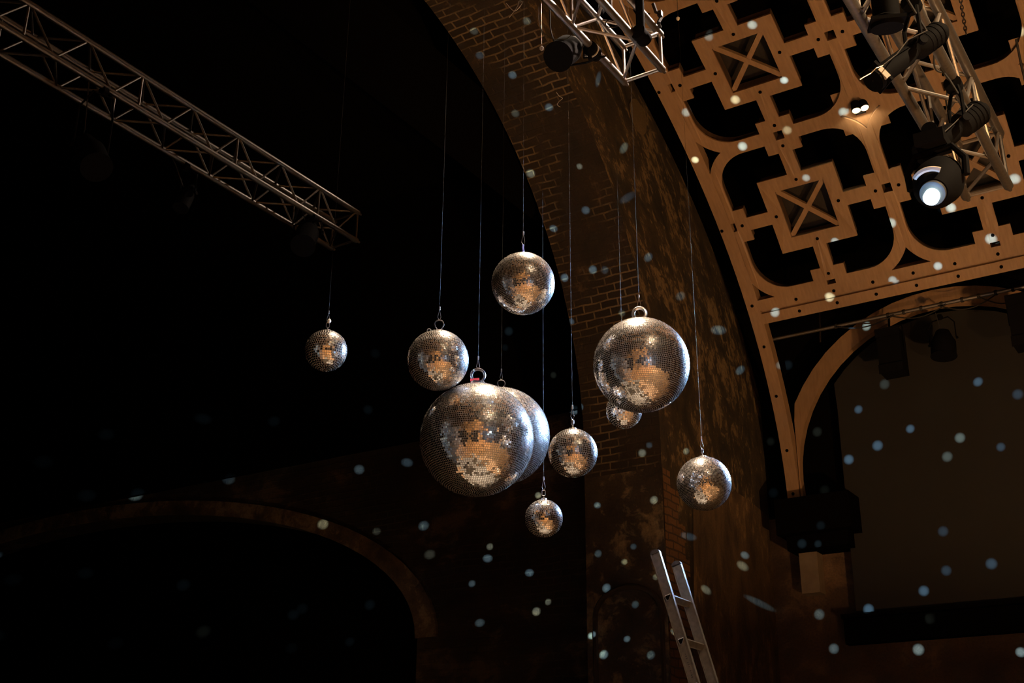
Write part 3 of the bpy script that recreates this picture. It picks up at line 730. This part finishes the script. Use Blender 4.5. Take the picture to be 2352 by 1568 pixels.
# moving head
mh = empty('moving_head_light', atd(2150, 405, 4.6), 'round black moving head with a glowing blue-white lens under the right truss', 'stage lamp')
hb, hf = atd(2166, 398, 4.68), atd(2141, 446, 4.48); hd = (hf-hb).normalized()
MB().lathe(hb, hf, [(0, .02), (.01, .055), (.05, .086), (.11, .094), (.18, .081), (.222, .057), (.23, .053)], 32).build('head', M_blk, mh, True)
lcn = atd(2138, 455, 4.46)
MB().lathe(hb+hd*.222, hb+hd*2, [(0, .046), (.01, .048), (.024, .046), (.026, .037)], 32).build('lens_ring', M_ring, mh, True)
MB().lathe(lcn-hd*.03, lcn+hd, [(0, .028), (.028, .0285), (.036, .018), (.039, .001)], 32).build('lens', M_cool, mh, True)
ay = MB(); sd = hd.cross(Vector((0, 0, 1))).normalized(); hm = hb.lerp(hf, .45)
ay.path([hm+sd*.105, hm+sd*.11+Vector((0, 0, .07)), hm+sd*.07+Vector((0, 0, .135)), hm-sd*.07+Vector((0, 0, .135)), hm-sd*.11+Vector((0, 0, .07)), hm-sd*.105], .014, 8); ay.build('yoke', M_blk, mh, True)
MB().box(hm+Vector((0, 0, .17)), (.13, .11, .05)).build('base', M_blk, mh)
MB().tube(hm+Vector((-.03, 0, .22)), hm+Vector((.03, 0, .22)), .03, 14).build('clamp', M_blk, mh, True)
bl = MB()
bl.ring(lcn-hd*.06+Vector((0, 0, .02)), hd, .075, .010, 20, 6, .9, 2.3); bl.build('reflective_band', M_label, mh, True)
lamp('SPOT', 'moving_head_beam', lcn+hd*.06, (6.3, 3.8, 2.7), 60, (.55, .75, 1), spot_size=radians(24), spot_blend=.35, shadow_soft_size=.03)
lamp('POINT', 'moving_head_spill', lcn+hd*.05, None, 1.3, (.2, .5, 1), shadow_soft_size=.02)
# twin downlights mounted in the star coffer
dl = empty('twin_spotlight', vault(1, 2, -.01), 'pair of small black lit spotlights mounted in the star of the timber ceiling', 'spotlight')
for (bx, by, fx, fy) in ((1963, 233, 1967, 254), (1979, 231, 1986, 248)):
    dist = vault(1, 2, 0).dot(H)
    b_, f_ = atd(bx, by, dist-.05), atd(fx, fy, dist-.12)
    f2 = b_+(f_-b_).normalized()*.16
    MB().lathe(b_, f_, [(0, .025), (.02, .05), (.10, .055), ((f_-b_).length, .056)], 20).build('lamp_can', M_blk, dl, True)
    MB().lathe(f_-(f_-b_).normalized()*.004, f_+(f_-b_), [(0, .048), (.004, .048)], 20).build('lit_face', M_warm, dl)
MB().box(vault(1, 2, .01), (.06, .12, .05)).build('mounting_plate', M_blk, dl)
lamp('SPOT', 'twin_spotlight_lamp', vault(.96, 2, -.05), vault(1.3, 2, .04), 14, (1, .75, .45), spot_size=radians(150), spot_blend=.3, shadow_soft_size=.03)
# centre truss
lantern('par_can', 'black par can clamped under the left chord of the bright centre truss', atd(1322, 100, 8.5), atd(1282, 130, 8.2), .1, 'par', hang=(3.24, 4.93), lens=M_blk)
g_ = empty('pipe_coupler', atd(1364, 120, 8.15), 'black swivel coupler with shiny bands on the left chord of the centre truss', 'clamp')
a_, b_ = aty(1352, 108, 3.24), aty(1376, 131, 3.24)
MB().lathe(a_, b_, [(0, .03), (.01, .05), (.03, .05), (.04, .042), (.06, .05), (.09, .05), (.1, .03)], 20).build('clamp_body', M_blk, g_, True)
MB().lathe(a_, b_, [(.045, .052), (.052, .052)], 20).build('shiny_band', M_label, g_, True)
MB().tube(a_+Vector((0, 0, -.02)), a_+Vector((.02, 0, -.09)), .014, 8).build('clamp_bolt', M_blk, g_, True)
g_ = empty('drop_pipe', atd(1466, 40, 8.2), 'matt black vertical drop pipe passing in front of the centre truss', 'pipe')
pb = aty(1472, 78, 2.9)
MB().tube(pb, pb+Vector((0, 0, .9)), .03, 16).build('pipe', M_blk, g_, True)
MB().lathe(pb+Vector((-.06, 0, -.01)), pb+Vector((.08, 0, -.01)), [(0, .03), (.01, .052), (.05, .052), (.06, .04), (.08, .052), (.12, .052), (.13, .03)], 20).build('clamp', M_blk, g_, True)
g_ = empty('pipe_coupler', aty(1372, 22, 2.95), 'black coupler high on the middle chord of the centre truss', 'clamp')
a_, b_ = aty(1358, 14, 3.24), aty(1382, 36, 3.24)
MB().lathe(a_, b_, [(0, .03), (.01, .05), (.04, .05), (.05, .042), (.07, .05), (.1, .05), (.12, .03)], 20).build('clamp_body', M_blk, g_, True)
MB().tube(a_, a_+Vector((0, -.05, .08)), .014, 8).build('clamp_bolt', M_blk, g_, True)
g_ = empty('ratchet_strap', aty(1512, 45, 2.95), 'thin black strap knotted round the right end of the centre truss', 'strap')
MB().path([aty(1500, 8, 2.93), aty(1507, 28, 2.92), aty(1514, 30, 2.90), aty(1519, 40, 2.92), aty(1512, 52, 2.9), aty(1516, 62, 2.92)], .013, 6).build('webbing', M_rub, g_)
MB().box(aty(1516, 32, 2.9), (.03, .03, .04)).build('buckle', M_dsteel, g_)
# dark cables looping round the centre truss
def hung_cable(label, pts, r, mat=M_rub, name='cable', cat='cable'):
    return tag(MB().path(pts, r, 6).build(name, mat), label, cat)
def cat_pts(fn, pts, **k):
    """smooth curve through points"""
    P = [fn(*p) for p in pts]; out = []
    for i in range(len(P)-1):
        p0, p1, p2, p3 = P[max(i-1, 0)], P[i], P[i+1], P[min(i+2, len(P)-1)]
        for j in range(6):
            t = j/6; out.append(.5*((2*p1)+(p2-p0)*t+(2*p0-5*p1+4*p2-p3)*t*t+(3*p1-p0-3*p2+p3)*t*t*t))
    return out+[P[-1]]
hung_cable('thin black cable dropping from the centre truss to the par can', cat_pts(atd, [(1263, 0, 8.3), (1263, 40, 8.3), (1265, 70, 8.3), (1276, 105, 8.3)]), .005)
hung_cable('thin black wire trailing along the lower edge of the centre truss', cat_pts(atd, [(1237, 15, 8.2), (1240, 60, 8.2), (1262, 85, 8.2), (1298, 90, 8.2), (1316, 75, 8.2)]), .0025)
hung_cable('small loop of black cable on the middle chord of the centre truss', cat_pts(atd, [(1400, 45, 8.1), (1392, 50, 8.1), (1393, 60, 8.1), (1410, 63, 8.1), (1426, 56, 8.1)]), .004)
hung_cable('looped black cable hanging from the right truss beside the upper lantern', cat_pts(atd, [(2147, 107, 5.2), (2145, 140, 5.2), (2150, 160, 5.2), (2165, 166, 5.2), (2180, 158, 5.2), (2192, 147, 5.2)]), .004)
hung_cable('looped black cable hanging in the middle of the right truss', cat_pts(atd, [(2176, 208, 5.3), (2173, 230, 5.3), (2178, 250, 5.3), (2190, 262, 5.3), (2200, 264, 5.3)]), .004)
hung_cable('looped black cable at the lower end of the right truss', cat_pts(atd, [(2250, 262, 5.6), (2248, 285, 5.6), (2258, 298, 5.6), (2272, 300, 5.6), (2281, 290, 5.6)]), .004)
hung_cable('black cable running down the right edge of the picture', cat_pts(atd, [(2334, 90, 6), (2340, 120, 6), (2345, 145, 6), (2352, 175, 6), (2360, 210, 6)]), .006)
# a small curl of wire catching light on the brick arch
g_ = hung_cable('loose curls of shiny wire hanging left of the centre truss', cat_pts(atd, [(1163, 8, 8.4), (1180, 25, 8.4), (1192, 18, 8.4), (1200, 5, 8.4), (1192, 3, 8.4), (1188, 16, 8.4), (1170, 40, 8.4)]), .002, M_steel)
hung_cable('shiny wire curl hanging before the brick below the centre truss', cat_pts(atd, [(1278, 212, 8.4), (1284, 220, 8.4), (1292, 226, 8.4), (1285, 232, 8.4), (1280, 240, 8.4), (1287, 246, 8.4)]), .0018, M_steel)
# hoist chain
hc = empty('hoist_chain', atd(2215, 40, 6.3), 'dark hoist chain hanging beside the right truss in front of the timber ceiling', 'chain')
c0 = atd(2219, 78, 6.3)
for i in range(24):
    z = c0.z+.012+i*.022; nr = (1, 0, 0) if i % 2 else (0, 1, 0); q = Vector(nr).to_track_quat('Z', 'Y').to_matrix()
    pts = []
    for k2 in range(12):
        a = 2*pi*k2/12; v = Vector((.0075*cos(a), .0155*sin(a), 0)); v = Vector((v.x, 0, v.y)) if nr[1] else Vector((0, v.x, v.y))
        pts.append(Vector((c0.x, c0.y, z))+v)
    MB().path(pts, .0028, 6, True).build('chain_link', M_dsteel, hc, True)
# two nearly invisible wires with small weights beside the centre truss
for (px_, py_, yb, lb) in ((1557, 40, 3.2, 'thin wire with a small pale toggle right of the centre truss'), (1244, 108, 3.6, 'thin wire ending in a small glinting hook left of the par can')):
    p = aty(px_, py_, yb); g_ = empty('toggle_wire', p, lb, 'wire')
    MB().tube(p, p+Vector((0, 0, 1.6)), .0012, 6).build('strand', M_dsteel, g_)
    MB().lathe(p-Vector((0, 0, .03)), p+Vector((0, 0, 1)), [(0, .004), (.01, .013), (.025, .015), (.035, .004)], 10).build('toggle', M_label, g_, True)
# left truss lamps
lantern('par_can', 'dark par can under the left truss, its dusty lens turned to the right', aty(196, 322, 6.62), aty(222, 384, 6.36), .105, 'par', hang=(6.46, 4.97), lensr=.9)
lantern('par_can', 'small dark par can with a thin glint below the middle of the left truss', aty(440, 425, 6.70), aty(415, 478, 6.68), .06, 'par', hang=(6.75, 4.97))
lantern('par_can', 'dark par can under the far end of the left truss, showing a sliver of lens', aty(714, 512, 6.58), aty(696, 564, 6.42), .10, 'par', hang=(6.46, 4.97), lensr=.5)
# amber glass high on the stage, with a pale plate beside it
g_ = empty('amber_lamp', atd(462, 55, 16), 'dim amber glass lamp high in the dark at the upper left', 'lamp')
a_ = atd(457, 92, 16); MB().lathe(a_, a_+Vector((.0, 0, 1)), [(0, .02), (.06, .045), (.2, .06), (.30, .09), (.36, .07), (.40, .03)], 8).build('glass', M_amber, g_, True)
MB().lathe(a_+Vector((0, 0, .38)), a_+Vector((0, 0, 1)), [(0, .05), (.05, .03), (.8, .02)], 8).build('stem', M_blk, g_)

# ---------------------------------------------------------------- pipe of lamps by the right wall
pa, pe = atx(1770, 770, 14.6), atx(2400, 646, 14.6)
pp = empty('lighting_pipe', (14.6, 5.2, 6.24), 'long grey lighting pipe wrapped in cable in front of the right side arch', 'pipe')
MB().tube((14.6, 5.25, 6.22), (14.6, -1, 6.22), .024, 14).build('pipe', M_alud, pp, True)
for i, y in enumerate((4.3, 3.62, 3.42, 3.2, 2.95, 2.7, 2.5, 2.3, 2.1)):
    MB().lathe((14.6, y, 6.22), (14.6, y+1, 6.22), [(0, .032), (.02, .034), (.035, .032)], 12).build('cable_tie', M_rub, pp)
for i, (ya, yb, sag) in enumerate(((4.3, 3.55, .08), (3.6, 2.9, .10), (3.0, 2.3, .12), (2.5, 1.9, .15))):
    n = 10; MB().path([(14.56, ya+(yb-ya)*k/n, 6.19-sag*sin(pi*k/n)) for k in range(n+1)], .008, 6).build('sagging_cable', M_rub, pp)
MB().path([atx(1887, 700, 14.6)+Vector((0, 0, .5)), atx(1884, 760, 14.6), atx(1884, 785, 14.6)], .012, 6).build('suspension_chain', M_dsteel, pp)
def boxlamp(label, px0, py0, px1, py1, X, fr=False):
    a = atx(px0, py0, X); b = atx(px1, py1, X); c = (a+b)/2; E_ = empty('flood_lamp', c, label, 'stage lamp')
    w_, h_ = abs(a.y-b.y), abs(a.z-b.z)
    MB().box(c, (.28, w_, h_)).build('lamp_housing', M_blk, E_)
    yk = MB(); yk.path([(c.x, c.y+w_*.56, c.z), (c.x, c.y+w_*.56, c.z+h_*.62), (c.x, c.y-w_*.56, c.z+h_*.62), (c.x, c.y-w_*.56, c.z)], .012, 6)
    yk.tube((c.x, c.y, c.z+h_*.6), (14.6, c.y, 6.22), .014, 8); yk.build('yoke', M_blk, E_)
    for sg in (1, -1): MB().box((c.x-.15, c.y, c.z+sg*h_*.42), (.02, w_*1.05, h_*.2)).build('barn_door', M_blk, E_)
    return E_
boxlamp('square black flood lamp hanging from the left part of the lighting pipe', 2018, 768, 2082, 855, 14.55)
boxlamp('big black flood lamp at the right edge of the picture below the pipe', 2315, 692, 2400, 790, 14.0)
lantern('par_can', 'short black par can hanging by the middle of the right wall lighting pipe', atx(2165, 760, 14.6), atx(2168, 818, 14.55), .15, 'par', yoke_up=.3, lens=M_blk)

# ---------------------------------------------------------------- ladder
ld = empty('ladder', (7.16, 2.46, ZF), 'aluminium ladder rising from the bottom edge, right of centre', 'ladder')
tp = Vector((7.01, 3.38, 1.70)); dn = Vector((0, -.277, -1)); Lz = tp.z-ZF; dirn = dn.normalized(); wid = Vector((0, 1, -.277)).normalized()
Mx = Matrix((Vector((1, 0, 0)), wid, -dirn)).transposed()
rung_t = [.30+.285*i for i in range(10)]
lt = Lz*dn.length
def stile(x, top):
    """hollow-looking stile with flanges; holes where the rungs come through"""
    L_ = lt-.02; mb = MB(); W, Tk = .066, .024
    c = Vector((x, tp.y, tp.z))+dirn*(L_/2+top)
    mb.box(c, (Tk*.5, W, L_-top), Mx)
    for sg in (1, -1): mb.box(c+wid*(sg*(W/2-.003)), (Tk, .006, L_-top), Mx)
    return mb
for x, tpz in ((7.01, .0), (7.31, .02)):
    s1 = stile(x, tpz).build('stile', M_ladder, ld)
    cp = Vector((x, tp.y, tp.z))+dirn*tpz
    k_ = MB(); n = 12; vs = []
    for sx in (-.013, .013):
        for i in range(n+1): a = pi*i/n; vs.append(cp+Vector((sx, 0, 0))+wid*(.034*cos(a))-dirn*(.026*sin(a)-.004))
    k_.add(vs, [tuple(range(n+1)), tuple(range(n+1, 2*n+2))[::-1]]+[(i, i+n+1, i+n+2, i+1) for i in range(n)]+[(n, 2*n+1, n+1, 0)])
    k_.build('end_cap', M_cap, ld)
for t_ in rung_t:
    c = tp+dirn*t_; mb = MB()
    tri = [(-.019, .014), (.019, .014), (.021, .006), (.006, -.021), (-.006, -.021), (-.021, .006)]
    va = [Vector((6.995, c.y, c.z))+wid*a+Vector((0, 0, 1))*b for a, b in tri]; vb = [v+Vector((.325, 0, 0)) for v in va]
    mb.add(va+vb, [(i, (i+1) % 6, 6+(i+1) % 6, 6+i) for i in range(6)]); r_ = mb.build('rung', M_ladder, ld)
    hb_ = MB(); hb_.add([Vector((6.9965, c.y, c.z))+wid*a*.8+Vector((0, 0, 1))*b*.8 for a, b in tri], [tuple(range(6))]); hb_.build('dark_hollow_face', M_black, r_)  # flat black face stands for the dark inside of the rung
    rim = MB(); rim.path([v for v in va], .0025, 5, True); rim.build('rung_collar', M_alu, r_)
# stamped marks on the near stile
mk = MB()
for i in range(12):
    if i in (3, 7): continue
    c = tp+dirn*(.67+.013*i); mk.box(Vector((7.0035, c.y, c.z)), (.001, .012 if i % 3 else .006, .006), Mx)
c = tp+dirn*.862; mk.ring(Vector((7.003, c.y, c.z)), (1, 0, 0), .008, .0012, 16, 4); c = tp+dirn*.885; mk.box(Vector((7.0035, c.y, c.z)), (.001, .012, .012), Mx)
mk.build('stamped_marking', M_cap, ld)
